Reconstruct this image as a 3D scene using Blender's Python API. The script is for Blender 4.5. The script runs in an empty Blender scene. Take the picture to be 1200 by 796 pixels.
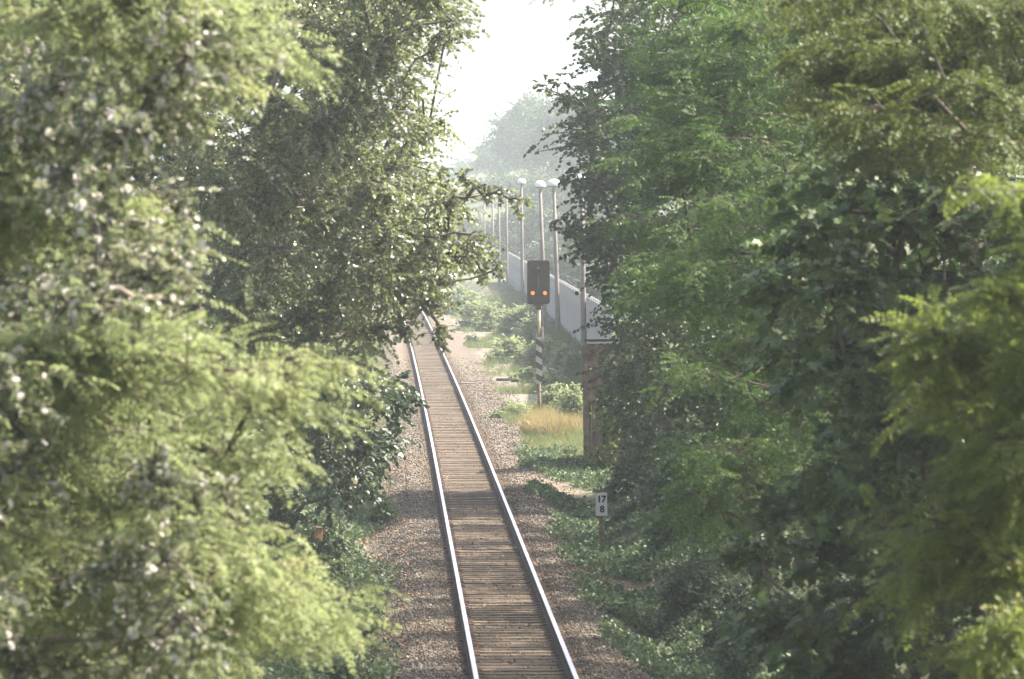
import bpy, bmesh, math, random
import numpy as np
from mathutils import Vector

random.seed(7)
RG = np.random.default_rng(11)
S = bpy.context.scene
COL = S.collection
F = 6667.0           # focal length in photo pixels (200 mm lens on 36 mm film, 1200 px wide)
VX, VY, H = 456.0, 249.0, 7.0   # vanishing point of the track, eye height above the rails

def P(px, py, d):
    return np.array(((px - VX) * d / F, d, H - (py - VY) * d / F))

# ------------------------------------------------------------------ helpers
def tag(o, label=None, cat=None, group=None, kind=None):
    if label: o['label'] = label
    if cat: o['category'] = cat
    if group: o['group'] = group
    if kind: o['kind'] = kind
    return o

def empty(name, loc, rz=0.0):
    o = bpy.data.objects.new(name, None)
    o.empty_display_size = 0.2
    o.location = loc
    o.rotation_euler = (0, 0, rz)
    COL.objects.link(o)
    return o

def link_mesh(name, me, mats, parent=None):
    o = bpy.data.objects.new(name, me)
    for m in (mats if isinstance(mats, (list, tuple)) else [mats]):
        if m.name not in [x.name for x in me.materials if x]:
            me.materials.append(m)
    COL.objects.link(o)
    if parent is not None:
        o.parent = parent
    return o

def bm_obj(name, bm, mats, parent=None, smooth=False):
    me = bpy.data.meshes.new(name)
    bmesh.ops.recalc_face_normals(bm, faces=bm.faces)
    bm.to_mesh(me); bm.free()
    if smooth:
        me.polygons.foreach_set('use_smooth', [True] * len(me.polygons))
    return link_mesh(name, me, mats, parent)

def box(bm, cx, cy, cz, sx, sy, sz, bev=0.0, mat=0, rot=None):
    vs = []
    for dz in (-.5, .5):
        for dx, dy in ((-.5, -.5), (.5, -.5), (.5, .5), (-.5, .5)):
            vs.append(bm.verts.new((dx * sx, dy * sy, dz * sz)))
    fs = [(3, 2, 1, 0), (4, 5, 6, 7), (0, 1, 5, 4), (1, 2, 6, 5), (2, 3, 7, 6), (3, 0, 4, 7)]
    faces = [bm.faces.new([vs[i] for i in f]) for f in fs]
    geom = vs
    if bev > 0:
        es = list({e for f in faces for e in f.edges})
        r = bmesh.ops.bevel(bm, geom=es, offset=bev, segments=2, affect='EDGES', profile=0.5)
        geom = list({v for f in r['faces'] for v in f.verts} | {v for v in vs if v.is_valid})
        allf = list({f for v in geom for f in v.link_faces})
    else:
        allf = faces
    for f in allf: f.material_index = mat
    for v in geom:
        co = v.co
        if rot is not None: co = rot @ co
        v.co = co + Vector((cx, cy, cz))
    return geom

def lathe(bm, prof, seg=20, mat=0, c=(0, 0, 0)):
    rings = []
    for r, z in prof:
        rings.append([bm.verts.new((c[0] + r * math.cos(2 * math.pi * k / seg), c[1] + r * math.sin(2 * math.pi * k / seg), c[2] + z)) for k in range(seg)])
    for a, b in zip(rings, rings[1:]):
        for k in range(seg):
            f = bm.faces.new((a[k], a[(k + 1) % seg], b[(k + 1) % seg], b[k])); f.material_index = mat
    f = bm.faces.new(rings[0][::-1]); f.material_index = mat
    f = bm.faces.new(rings[-1]); f.material_index = mat

def np_mesh(name, verts, faces_list, attrs=None, smooth=False):
    """faces_list: list of int arrays (n,k); attrs: dict name -> per-face float array"""
    me = bpy.data.meshes.new(name)
    verts = np.asarray(verts, dtype=np.float32)
    me.vertices.add(len(verts)); me.vertices.foreach_set('co', verts.ravel())
    loops = np.concatenate([f.ravel() for f in faces_list]).astype(np.int32)
    sizes = np.concatenate([np.full(len(f), f.shape[1], dtype=np.int32) for f in faces_list])
    starts = np.concatenate([[0], np.cumsum(sizes)[:-1]]).astype(np.int32)
    me.loops.add(len(loops)); me.loops.foreach_set('vertex_index', loops)
    me.polygons.add(len(sizes)); me.polygons.foreach_set('loop_start', starts)
    if attrs:
        for k, a in attrs.items():
            at = me.attributes.new(k, 'FLOAT', 'FACE')
            at.data.foreach_set('value', np.asarray(a, dtype=np.float32))
    if smooth:
        me.polygons.foreach_set('use_smooth', np.ones(len(sizes), dtype=bool))
    me.update(calc_edges=True)
    return me

def vnoise(x, y, seed=0):
    x = np.asarray(x, float); y = np.asarray(y, float)
    xi = np.floor(x).astype(np.int64); yi = np.floor(y).astype(np.int64)
    fx = x - xi; fy = y - yi
    fx = fx * fx * (3 - 2 * fx); fy = fy * fy * (3 - 2 * fy)
    def h(a, b):
        n = (a * 374761393 + b * 668265263 + seed * 974634777) & 0xffffffff
        n = ((n ^ (n >> 13)) * 1274126177) & 0xffffffff
        return ((n ^ (n >> 16)) & 0xffff) / 65535.0
    a = h(xi, yi); b = h(xi + 1, yi); c = h(xi, yi + 1); d = h(xi + 1, yi + 1)
    return (a * (1 - fx) + b * fx) * (1 - fy) + (c * (1 - fx) + d * fx) * fy

def sstep(a, b, x):
    t = np.clip((x - a) / (b - a), 0, 1)
    return t * t * (3 - 2 * t)

# ------------------------------------------------------------------ materials
def new_mat(name):
    m = bpy.data.materials.new(name); m.use_nodes = True
    nt = m.node_tree
    return m, nt, nt.nodes['Principled BSDF'], nt.nodes['Material Output']

def simple_mat(name, col, rough=0.6, metal=0.0, var=0.25, scale=6.0, bump=0.0, spec=0.4, stain=None):
    m, nt, b, out = new_mat(name)
    tc = nt.nodes.new('ShaderNodeTexCoord')
    n = nt.nodes.new('ShaderNodeTexNoise'); n.inputs['Scale'].default_value = scale; n.inputs['Detail'].default_value = 6
    nt.links.new(tc.outputs['Object'], n.inputs['Vector'])
    r = nt.nodes.new('ShaderNodeValToRGB')
    c2 = stain if stain else tuple(c * (1 + var) for c in col)
    r.color_ramp.elements[0].position = 0.35; r.color_ramp.elements[1].position = 0.68
    r.color_ramp.elements[0].color = (*[c * (1 - var) for c in col], 1)
    r.color_ramp.elements[1].color = (*c2, 1)
    nt.links.new(n.outputs['Fac'], r.inputs['Fac'])
    nt.links.new(r.outputs['Color'], b.inputs['Base Color'])
    b.inputs['Roughness'].default_value = rough; b.inputs['Metallic'].default_value = metal
    b.inputs['Specular IOR Level'].default_value = spec
    if bump > 0:
        bp = nt.nodes.new('ShaderNodeBump'); bp.inputs['Strength'].default_value = 0.6; bp.inputs['Distance'].default_value = bump
        nt.links.new(n.outputs['Fac'], bp.inputs['Height']); nt.links.new(bp.outputs['Normal'], b.inputs['Normal'])
    return m

def leaf_mat(name, dark, light, under, trans, rough=0.5, spec=0.4, tfac=0.4, odd=None):
    m, nt, b, out = new_mat(name)
    N = nt.nodes.new; L = nt.links.new
    a = N('ShaderNodeAttribute'); a.attribute_name = 'rnd'
    c = N('ShaderNodeAttribute'); c.attribute_name = 'cl'
    add = N('ShaderNodeMath'); add.operation = 'MULTIPLY_ADD'; add.inputs[1].default_value = 0.55
    mul = N('ShaderNodeMath'); mul.operation = 'MULTIPLY'; mul.inputs[1].default_value = 0.45
    L(c.outputs['Fac'], mul.inputs[0]); L(a.outputs['Fac'], add.inputs[0]); L(mul.outputs[0], add.inputs[2])
    r = N('ShaderNodeValToRGB')
    r.color_ramp.elements[0].position = 0.1; r.color_ramp.elements[1].position = 0.85
    r.color_ramp.elements[0].color = (*dark, 1); r.color_ramp.elements[1].color = (*light, 1)
    if odd:
        e = r.color_ramp.elements.new(0.97); e.color = (*odd, 1)
    L(add.outputs[0], r.inputs['Fac'])
    g = N('ShaderNodeNewGeometry')
    mx = N('ShaderNodeMixRGB'); mx.inputs[2].default_value = (*under, 1)
    L(g.outputs['Backfacing'], mx.inputs[0]); L(r.outputs['Color'], mx.inputs[1])
    L(mx.outputs[0], b.inputs['Base Color'])
    b.inputs['Roughness'].default_value = rough
    b.inputs['Specular IOR Level'].default_value = spec
    t = N('ShaderNodeBsdfTranslucent')
    tm = N('ShaderNodeMixRGB'); tm.blend_type = 'MULTIPLY'; tm.inputs[0].default_value = 0.0
    tr = N('ShaderNodeMixRGB'); tr.inputs[0].default_value = 0.5; tr.inputs[2].default_value = (*trans, 1)
    L(r.outputs['Color'], tr.inputs[1]); L(tr.outputs[0], t.inputs['Color'])
    ms = N('ShaderNodeMixShader'); ms.inputs[0].default_value = tfac
    L(b.outputs[0], ms.inputs[1]); L(t.outputs[0], ms.inputs[2]); L(ms.outputs[0], out.inputs['Surface'])
    return m

M = {}
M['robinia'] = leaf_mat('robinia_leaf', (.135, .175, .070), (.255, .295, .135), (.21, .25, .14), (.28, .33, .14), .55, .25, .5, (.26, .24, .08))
M['robinia_sun'] = leaf_mat('robinia_sunlit_leaf', (.045, .080, .017), (.130, .172, .042), (.13, .17, .06), (.24, .31, .05), .5, .3, .5, (.26, .25, .05))  # sunlit yellow green of the near right sprays put into the leaf colour
M['robinia_shade'] = leaf_mat('robinia_shaded_leaf', (.032, .074, .017), (.095, .158, .036), (.09, .12, .06), (.09, .17, .03), .55, .25, .4, (.16, .17, .05))  # same leaf darkened: shade of the right bank put into its colour
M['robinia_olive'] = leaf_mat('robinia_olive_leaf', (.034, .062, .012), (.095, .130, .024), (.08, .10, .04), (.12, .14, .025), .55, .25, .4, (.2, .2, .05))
M['whitepoplar'] = leaf_mat('white_poplar_leaf', (.095, .125, .055), (.17, .20, .10), (.60, .57, .54), (.24, .27, .15), .65, .12, .42, (.2, .2, .08))
M['poplar'] = leaf_mat('poplar_leaf', (.072, .100, .042), (.175, .205, .090), (.40, .41, .32), (.25, .30, .11), .3, .8, .52, (.42, .40, .27))
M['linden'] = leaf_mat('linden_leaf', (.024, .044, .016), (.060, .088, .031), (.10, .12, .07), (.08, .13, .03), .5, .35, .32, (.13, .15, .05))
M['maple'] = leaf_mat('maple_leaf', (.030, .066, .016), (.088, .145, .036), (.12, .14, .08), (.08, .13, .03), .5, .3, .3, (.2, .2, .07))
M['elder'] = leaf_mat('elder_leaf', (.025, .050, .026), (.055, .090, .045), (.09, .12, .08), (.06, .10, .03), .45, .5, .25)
M['bramble'] = leaf_mat('bramble_leaf', (.042, .075, .038), (.095, .140, .070), (.14, .17, .12), (.09, .13, .05), .5, .4, .3, (.15, .13, .06))
M['weed'] = leaf_mat('weed_leaf', (.048, .085, .040), (.105, .150, .072), (.13, .16, .10), (.10, .15, .05), .55, .3, .3, (.17, .15, .07))
M['ivy'] = leaf_mat('creeper_leaf', (.05, .09, .02), (.16, .22, .045), (.12, .16, .06), (.18, .24, .04), .5, .35, .4, (.28, .28, .05))
M['sunlit_bush'] = leaf_mat('sunlit_bush_leaf', (.16, .21, .11), (.30, .35, .19), (.28, .31, .20), (.30, .35, .16), .6, .25, .5)  # sunlight on the yard bushes put into a lightened leaf colour
M['drygrass'] = leaf_mat('dry_grass_blade', (.20, .165, .070), (.34, .28, .13), (.30, .25, .13), (.28, .23, .09), .6, .2, .35)
M['grass'] = leaf_mat('grass_blade', (.09, .125, .05), (.20, .24, .11), (.14, .17, .07), (.16, .19, .05), .6, .2, .35, (.28, .24, .12))
M['deadleaf'] = leaf_mat('fallen_leaf', (.16, .09, .045), (.32, .22, .13), (.30, .24, .17), (.2, .12, .05), .7, .2, .1)
M['bark'] = simple_mat('bark', (.075, .058, .045), .9, var=.35, scale=9, bump=.02)
M['bark_pale'] = simple_mat('poplar_bark', (.13, .115, .095), .9, var=.4, scale=7, bump=.02)
M['twig'] = simple_mat('twig_bark', (.06, .045, .035), .85, var=.2, scale=20)
M['sleeper'] = simple_mat('sleeper_wood', (.082, .059, .039), .9, var=.3, scale=5, bump=.01, stain=(.125, .095, .064))
M['railtop'] = simple_mat('polished_rail_steel', (.84, .80, .76), .34, metal=1.0, var=.03, scale=3)
M['railrust'] = simple_mat('rusty_rail_side', (.085, .047, .036), .85, var=.3, scale=8)
M['signal_black'] = simple_mat('signal_board_paint', (.040, .026, .023), .55, var=.25, scale=4)
M['mast'] = simple_mat('mast_paint', (.36, .31, .20), .6, var=.25, scale=5, stain=(.45, .38, .22))
M['mast_rust'] = simple_mat('rusty_mast', (.17, .12, .085), .8, var=.35, scale=6)
M['stripe_white'] = simple_mat('stripe_white', (.36, .33, .30), .6, var=.15, scale=10)
M['stripe_black'] = simple_mat('stripe_black', (.05, .042, .038), .6, var=.2, scale=10)
M['sign_white'] = simple_mat('sign_white_enamel', (.66, .65, .62), .5, var=.1, scale=9, stain=(.55, .52, .47))
M['sign_ink'] = simple_mat('sign_ink', (.02, .02, .02), .5, var=.1)
M['post_wood'] = simple_mat('sign_post_wood', (.16, .115, .06), .85, var=.35, scale=9)
M['concrete'] = simple_mat('weathered_concrete', (.37, .36, .355), .85, var=.22, scale=.9, bump=.005)
M['pole'] = simple_mat('lamp_pole_concrete', (.155, .135, .125), .8, var=.15, scale=3)
M['lamp_white'] = simple_mat('lamp_cap_white', (.78, .78, .80), .4, var=.05)
M['lamp_glass'] = simple_mat('lamp_glass', (.30, .29, .29), .25, var=.1, spec=.6)
M['shed_wood'] = simple_mat('shed_board_wood', (.15, .102, .075), .88, var=.4, scale=4, bump=.01, stain=(.23, .17, .135))
M['felt'] = simple_mat('roofing_felt', (.055, .045, .04), .9, var=.25, scale=3)
M['rust_box'] = simple_mat('rusty_sheet', (.34, .155, .085), .75, var=.3, scale=12, stain=(.45, .26, .17))
M['dark_iron'] = simple_mat('dark_iron', (.06, .03, .025), .7, var=.3, scale=10)
M['stake'] = simple_mat('stake_wood', (.42, .27, .16), .8, var=.2, scale=12)
M['rock'] = simple_mat('earth_lump', (.24, .20, .17), .9, var=.25, scale=4, bump=.03)
M['stone'] = None

def emit_mat(name, col, s):
    m, nt, b, out = new_mat(name)
    b.inputs['Base Color'].default_value = (*col, 1)
    b.inputs['Emission Color'].default_value = (*col, 1)
    b.inputs['Emission Strength'].default_value = s
    return m
M['amber'] = emit_mat('amber_signal_light', (1.0, .20, .045), 0.5)

def stone_mat():
    m, nt, b, out = new_mat('ballast_stone')
    a = nt.nodes.new('ShaderNodeAttribute'); a.attribute_name = 'rnd'
    r = nt.nodes.new('ShaderNodeValToRGB'); e = r.color_ramp.elements
    e[0].position = 0.0; e[0].color = (.058, .049, .038, 1)
    e[1].position = 1.0; e[1].color = (.25, .23, .20, 1)
    x = e.new(.45); x.color = (.105, .090, .073, 1)
    x = e.new(.8); x.color = (.155, .135, .112, 1)
    nt.links.new(a.outputs['Fac'], r.inputs['Fac']); nt.links.new(r.outputs['Color'], b.inputs['Base Color'])
    b.inputs['Roughness'].default_value = .9; b.inputs['Specular IOR Level'].default_value = .2
    return m
M['stone'] = stone_mat()

# ------------------------------------------------------------------ terrain
def xc(Y):
    Y = np.asarray(Y, float)
    return 2.06 - 7e-6 * np.clip(Y - 150, 0, 380) ** 2 - 7e-6 * 2 * 380 * np.clip(Y - 530, 0, None)

def gz(X, Y):
    X = np.asarray(X, float); Y = np.asarray(Y, float)
    dx = X - xc(Y)
    a = np.abs(dx)
    z = -0.188 + .028 * sstep(.86, 1.0, a) - 0.38 * sstep(1.5, 2.6, a)
    nbig = vnoise(X * .35, Y * .35, 3) - .5
    nmid = vnoise(X * 1.3, Y * 1.3, 5) - .5
    left = np.clip(-dx - 2.7 - .5 * nbig, 0, None)
    lh = 5.5 * (1 - np.exp(-left * .58 / 5.5)) * (1 - .75 * sstep(260, 420, Y))
    right = np.clip(dx - 2.9 - .5 * nbig, 0, None)
    rh = 5.0 * (1 - np.exp(-right * .62 / 5.0)) * (1 - sstep(128, 147, Y))
    yard = .36 * sstep(1.45, 2.5, dx) * sstep(138, 165, Y)
    z = z + lh + rh + yard + 1.0 * sstep(4.6, 6.6, dx) * sstep(185, 225, Y) * (1 - sstep(520, 600, Y))
    off = sstep(1.2, 2.8, a)
    z = z + off * (.16 * nbig + .07 * nmid) * np.clip(1.6 - np.abs(Y) / 2000, .2, 1.6)
    # far land swells gently
    z = z + 6 * sstep(500, 1500, Y) * vnoise(X * .004 + 3, Y * .004, 9) + 4 * sstep(40, 400, a) * vnoise(X * .01, Y * .01, 2)
    z = z + 15 * sstep(560, 900, Y) * sstep(-30, 60, X) + 5 * sstep(600, 1100, Y)
    return z

def build_ground():
    xs = np.concatenate([-np.geomspace(1400, 9, 26), np.arange(-8.6, 14.01, .2), np.geomspace(15, 1400, 26)])
    ys = np.concatenate([np.linspace(-400, 20, 12), np.arange(30, 78, 2.0), np.arange(78, 170, .3), np.arange(170, 300, 1.0), np.arange(300, 520, 3.0), np.geomspace(530, 2600, 40)])
    XX, YY = np.meshgrid(xs, ys)
    ZZ = gz(XX, YY)
    v = np.stack([XX, YY, ZZ], -1).reshape(-1, 3)
    nx, ny = len(xs), len(ys)
    i = (np.arange(ny - 1)[:, None] * nx + np.arange(nx - 1)[None, :]).ravel()
    f = np.stack([i, i + 1, i + nx + 1, i + nx], -1)
    me = np_mesh('ground', v, [f], smooth=True)
    dx = XX - xc(YY); a = np.abs(dx)
    nb = vnoise(XX * .8, YY * .25, 21); nc = vnoise(XX * 2.2, YY * 1.1, 22)
    ball = 1 - sstep(1.7, 3.0, a + (nb - .5) * .9)
    yard = sstep(138, 160, YY) * sstep(2.2, 3.0, dx) * (1 - sstep(6.0, 7.4, dx + (nb - .5) * 2))
    green = sstep(2.3, 3.6, a + (nb - .5) * 1.6 + (nc - .5) * .8) * (1 - .8 * yard * sstep(.3, .6, nb))
    pts = v.shape[0]
    for k, arr in (('ballast', ball), ('yard', yard), ('green', green), ('near', 1 - sstep(1.0, 1.35, a)), ('rust', sstep(.45, .68, a) * (1 - sstep(.9, 1.12, a)))):
        at = me.attributes.new(k, 'FLOAT', 'POINT'); at.data.foreach_set('value', arr.ravel().astype(np.float32))
    m, nt, b, out = new_mat('trackside_ground')
    N = nt.nodes.new; L = nt.links.new
    tc = N('ShaderNodeTexCoord')
    vor = N('ShaderNodeTexVoronoi'); vor.inputs['Scale'].default_value = 17; L(tc.outputs['Object'], vor.inputs['Vector'])
    n1 = N('ShaderNodeTexNoise'); n1.inputs['Scale'].default_value = .9; n1.inputs['Detail'].default_value = 8; L(tc.outputs['Object'], n1.inputs['Vector'])
    n2 = N('ShaderNodeTexNoise'); n2.inputs['Scale'].default_value = 9; n2.inputs['Detail'].default_value = 6; L(tc.outputs['Object'], n2.inputs['Vector'])
    def ramp(src, stops):
        r = N('ShaderNodeValToRGB'); e = r.color_ramp.elements
        e[0].position, e[0].color = stops[0][0], (*stops[0][1], 1)
        e[1].position, e[1].color = stops[-1][0], (*stops[-1][1], 1)
        for p, c in stops[1:-1]:
            x = e.new(p); x.color = (*c, 1)
        L(src, r.inputs['Fac']); return r
    sep = N('ShaderNodeSeparateColor'); L(vor.outputs['Color'], sep.inputs[0])
    rs = ramp(sep.outputs[0], [(0, (.055, .043, .033)), (.5, (.115, .094, .073)), (1, (.215, .185, .155))])
    rd = ramp(n2.outputs['Fac'], [(.3, (.06, .045, .033)), (.5, (.105, .08, .06)), (.72, (.19, .15, .115))])
    rg = ramp(n2.outputs['Fac'], [(.3, (.045, .055, .025)), (.55, (.085, .10, .042)), (.75, (.15, .13, .07))])
    ry = ramp(n2.outputs['Fac'], [(.3, (.15, .125, .105)), (.5, (.22, .19, .17)), (.7, (.30, .265, .245))])
    rt = ramp(n2.outputs['Fac'], [(.3, (.065, .048, .030)), (.6, (.11, .083, .055)), (.8, (.16, .125, .085))])
    def att(k):
        t = N('ShaderNodeAttribute'); t.attribute_name = k; return t.outputs['Fac']
    def mix(f, c1, c2):
        x = N('ShaderNodeMixRGB'); L(f, x.inputs[0]); L(c1, x.inputs[1]); L(c2, x.inputs[2]); return x.outputs[0]
    c = mix(att('ballast'), rd.outputs[0], rs.outputs[0])
    c = mix(att('yard'), c, ry.outputs[0])
    c = mix(att('green'), c, rg.outputs[0])
    c = mix(att('near'), c, rt.outputs[0])
    rr = ramp(n2.outputs['Fac'], [(.3, (.035, .022, .015)), (.55, (.065, .040, .026)), (.8, (.11, .07, .045))])
    c = mix(att('rust'), c, rr.outputs[0])
    L(c, b.inputs['Base Color']); b.inputs['Roughness'].default_value = .95; b.inputs['Specular IOR Level'].default_value = .15
    bp = N('ShaderNodeBump'); bp.inputs['Strength'].default_value = .8; bp.inputs['Distance'].default_value = .04
    L(vor.outputs['Distance'], bp.inputs['Height']); L(bp.outputs['Normal'], b.inputs['Normal'])
    o = link_mesh('ground', me, m)
    tag(o, kind='structure')
build_ground()

# ------------------------------------------------------------------ railway track
def build_track():
    root = empty('railway_track', (2.06, 85, 0))
    tag(root, 'single railway track running straight away on brown timber sleepers', 'railway track')
    ys = np.concatenate([np.arange(20, 160, 10.0), np.arange(160, 700, 6.0)])
    prof = [(-.036, 0.0), (-.026, .0015), (.026, .0015), (.036, 0.0), (.036, -.036), (.010, -.05), (.010, -.14), (.065, -.155), (.065, -.17), (-.065, -.17), (-.065, -.155), (-.010, -.14), (-.010, -.05), (-.036, -.036)]
    for s in (-1, 1):
        bm = bmesh.new(); prev = None
        for y in ys:
            x = float(xc(y)) + s * .753
            ring = [bm.verts.new((x + px, y, pz)) for px, pz in prof]
            if prev:
                n = len(ring)
                for k in range(n):
                    f = bm.faces.new((prev[k], prev[(k + 1) % n], ring[(k + 1) % n], ring[k]))
                    f.material_index = 0 if k in (0, 1, 2) else 1
            prev = ring
        o = bm_obj('rail', bm, [M['railtop'], M['railrust']], root)
        o.matrix_parent_inverse = root.matrix_world.inverted() if False else o.matrix_parent_inverse
        o.location = (-2.06, -85, 0)
    # sleepers: three worn shapes shared by the copies
    metas = []
    for k in range(4):
        bm = bmesh.new(); box(bm, 0, 0, -.235, 2.55, .25, .13, .012)
        for v in bm.verts:
            v.co.z += random.uniform(-.006, .006); v.co.y += random.uniform(-.008, .008); v.co.x += random.uniform(-.02, .02)
        # chair plates under the rails
        for sx in (-.753, .753):
            box(bm, sx, 0, -.166, .30, .15, .018, 0, 1)
        me = bpy.data.meshes.new('sleeper'); bmesh.ops.recalc_face_normals(bm, faces=bm.faces); bm.to_mesh(me); bm.free()
        me.materials.append(M['sleeper']); me.materials.append(M['railrust'])
        metas.append(me)
    first = None; rest_v = []; rest_f = []; rest_m = []; off = 0
    y = 58.0; n = 0
    while y < 560:
        me = metas[random.randrange(4)]
        yy = y + random.uniform(-.03, .03); rz = random.uniform(-.012, .012); x = float(xc(yy)) + random.uniform(-.02, .02); dz = random.uniform(-.012, .008)
        if y >= 83.5 and n < 100:
            o = bpy.data.objects.new('sleeper', me) if first is None else first.copy()
            if first is None: first = o
            o.data = me
            COL.objects.link(o); o.parent = root
            o.location = (x - 2.06, yy - 85, dz); o.rotation_euler = (0, 0, rz); n += 1
        else:
            co = np.empty(len(me.vertices) * 3, dtype=np.float32); me.vertices.foreach_get('co', co); co = co.reshape(-1, 3) + np.array((x - 2.06, yy - 85, dz), dtype=np.float32)
            rest_v.append(co)
            for p in me.polygons:
                rest_f.append([i + off for i in p.vertices]); rest_m.append(p.material_index)
            off += len(co)
        y += .62
    me = bpy.data.meshes.new('sleepers'); me.from_pydata(np.concatenate(rest_v).tolist(), [], rest_f)
    o = link_mesh('sleepers', me, [M['sleeper'], M['railrust']], root); me.polygons.foreach_set('material_index', rest_m)
    o['kind'] = 'stuff'
build_track()

# ------------------------------------------------------------------ foliage engine
def norm(a):
    return a / (np.linalg.norm(a, axis=-1, keepdims=True) + 1e-9)

def t_broad(w=.36, fold=.10):
    v = np.array([(0, 0, 0), (.28, w, fold), (.70, w * .85, fold * .6), (1, 0, -.06), (.70, -w * .85, fold * .6), (.28, -w, fold)], float)
    v[:, 0] -= .1
    return v, np.array([(0, 3, 2, 1), (0, 5, 4, 3)])

def t_lobed():
    # maple-like: five points
    pts = [(0, 0, 0), (.05, .35, .03), (.30, .28, .04), (.48, .55, .0), (.60, .25, .05), (1.0, 0, -.06), (.60, -.25, .05), (.48, -.55, .0), (.30, -.28, .04), (.05, -.35, .03)]
    v = np.array(pts, float)
    f = np.array([(0, 4, 2, 1), (0, 5, 4, 0), (2, 4, 3, 2)])
    f = np.array([(0, 4, 2, 1), (0, 8, 6, 5), (0, 9, 8, 0)])
    tri = np.array([(0, 2, 1), (0, 4, 2), (2, 4, 3), (0, 5, 4), (0, 6, 5), (0, 8, 6), (6, 8, 7), (0, 9, 8)])
    return v, tri

def t_frond(pairs=6, lw=.052, ll=.19):
    vs = []; fs = []
    def leaflet(bx, by, bz, dx, dy, l, w, z):
        i = len(vs); d = np.array((dx, dy)); d = d / np.linalg.norm(d); p = np.array((-d[1], d[0]))
        q = [np.array((bx, by)), np.array((bx, by)) + d * l * .5 + p * w, np.array((bx, by)) + d * l, np.array((bx, by)) + d * l * .5 - p * w]
        tw = random.uniform(-.045, .045); zz = [bz, bz + z * .4 + tw, bz + z, bz + z * .4 - tw]
        for a, b in zip(q, zz): vs.append((a[0], a[1], b))
        fs.append((i, i + 3, i + 2, i + 1))
    for k in range(pairs):
        x = .14 + .76 * k / (pairs - 1); z = -.28 * x * x
        l = ll * (1 - .35 * abs(k / (pairs - 1) - .45))
        for s in (-1, 1):
            leaflet(x, 0, z, .35, s, l, lw, -.05)
    leaflet(.93, 0, -.25, 1, 0, ll, lw, -.06)
    return np.array(vs), np.array(fs)

def t_blade():
    v = np.array([(0, -.012, 0), (0, .012, 0), (.5, .010, .0), (.5, -.010, .0), (1, 0, -.12)], float)
    return v, np.array([(0, 1, 2), (0, 2, 3), (3, 2, 4)])

T = dict(broad=t_broad(), round=t_broad(.44, .08), narrow=t_broad(.24, .07), lobed=t_lobed(), frond=t_frond(7, .05, .17), frond_far=t_frond(4, .075, .24), blade=t_blade())

def leaves_mesh(name, kind, pos, d, nrm, size, rnd, cl):
    tv, tf = T[kind]
    d = norm(d); n = norm(nrm - (nrm * d).sum(-1, keepdims=True) * d); s = np.cross(n, d)
    R = np.stack([d, s, n], -1)                         # columns
    v = np.einsum('nij,kj->nki', R, tv) * size[:, None, None] + pos[:, None, :]
    k = len(tv); N = len(pos)
    f = (tf[None] + (np.arange(N) * k)[:, None, None]).reshape(-1, tf.shape[1])
    nf = len(tf)
    me = np_mesh(name, v.reshape(-1, 3), [f], dict(rnd=np.repeat(rnd, nf), cl=np.repeat(cl, nf)))
    return me

UP = np.array((0, 0, 1.0))

def spray(cent, rad, ntw, nlf, kind, size, flat=.55, droop=.25, tilt=.55, ang=58, out=None, cls=None):
    """cent (N,3), rad (N,): twigs radiating in every clump, leaves along each twig. Returns leaf arrays and twig segments."""
    N = len(cent)
    if cls is None: cls = RG.random(N)
    c = np.repeat(cent, ntw, 0); r = np.repeat(rad, ntw); cl = np.repeat(cls, ntw)
    m = len(c)
    t = RG.normal(size=(m, 3)); t[:, 2] = t[:, 2] * flat + .12
    if out is not None: t = t + np.repeat(out, ntw, 0) * .5
    t = norm(t)
    Lg = r * RG.uniform(.75, 1.25, m)
    o = c + RG.normal(size=(m, 3)) * (r * .28)[:, None] * np.array((1, 1, flat))
    k = nlf
    u = (np.arange(k)[None, :] + RG.random((m, k))) / k * .92 + .1
    side = np.where((np.arange(k)[None, :] + RG.integers(0, 2, (m, 1))) % 2 == 0, 1., -1.)
    tip = u > .93
    pos = o[:, None] + t[:, None] * (Lg[:, None] * u)[..., None]
    pos[..., 2] -= droop * Lg[:, None] * u * u
    tt = np.repeat(t[:, None], k, 1).copy(); tt[..., 2] -= 2 * droop * u; tt = norm(tt)
    lat = norm(np.cross(tt, UP + RG.normal(size=(m, 1, 3)) * .25))
    A = np.radians(np.where(tip, 10, ang) + RG.normal(size=u.shape) * 16)
    d = tt * np.cos(A)[..., None] + lat * (side * np.sin(A))[..., None] + RG.normal(size=tt.shape) * .22
    d[..., 2] -= droop * .8
    nr = UP + RG.normal(size=tt.shape) * tilt
    sz = size * RG.uniform(.65, 1.2, u.shape)
    rnd = RG.random(u.shape)
    f = lambda a: a.reshape(-1, a.shape[-1])
    return dict(pos=f(pos), d=f(d), n=f(nr), size=sz.ravel(), rnd=rnd.ravel(), cl=np.repeat(cl, k)), (o, t, Lg, droop)

def tube_np(A, B, ra, rb, sides=5):
    """many straight tapered tubes at once"""
    A = np.asarray(A, float); B = np.asarray(B, float); n = len(A)
    d = norm(B - A); ref = np.where(np.abs(d[:, 2:3]) > .9, np.array([[1., 0, 0]]), np.array([[0, 0, 1.]]))
    s = norm(np.cross(d, ref)); q = np.cross(d, s)
    th = np.arange(sides) * 2 * np.pi / sides
    ring = s[:, None] * np.cos(th)[None, :, None] + q[:, None] * np.sin(th)[None, :, None]
    va = A[:, None] + ring * np.asarray(ra)[:, None, None]; vb = B[:, None] + ring * np.asarray(rb)[:, None, None]
    v = np.concatenate([va, vb], 1).reshape(-1, 3)
    i = np.arange(sides); j = (i + 1) % sides
    f = np.stack([i, j, j + sides, i + sides], -1)
    f = (f[None] + (np.arange(n) * 2 * sides)[:, None, None]).reshape(-1, 4)
    return v, f

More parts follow.
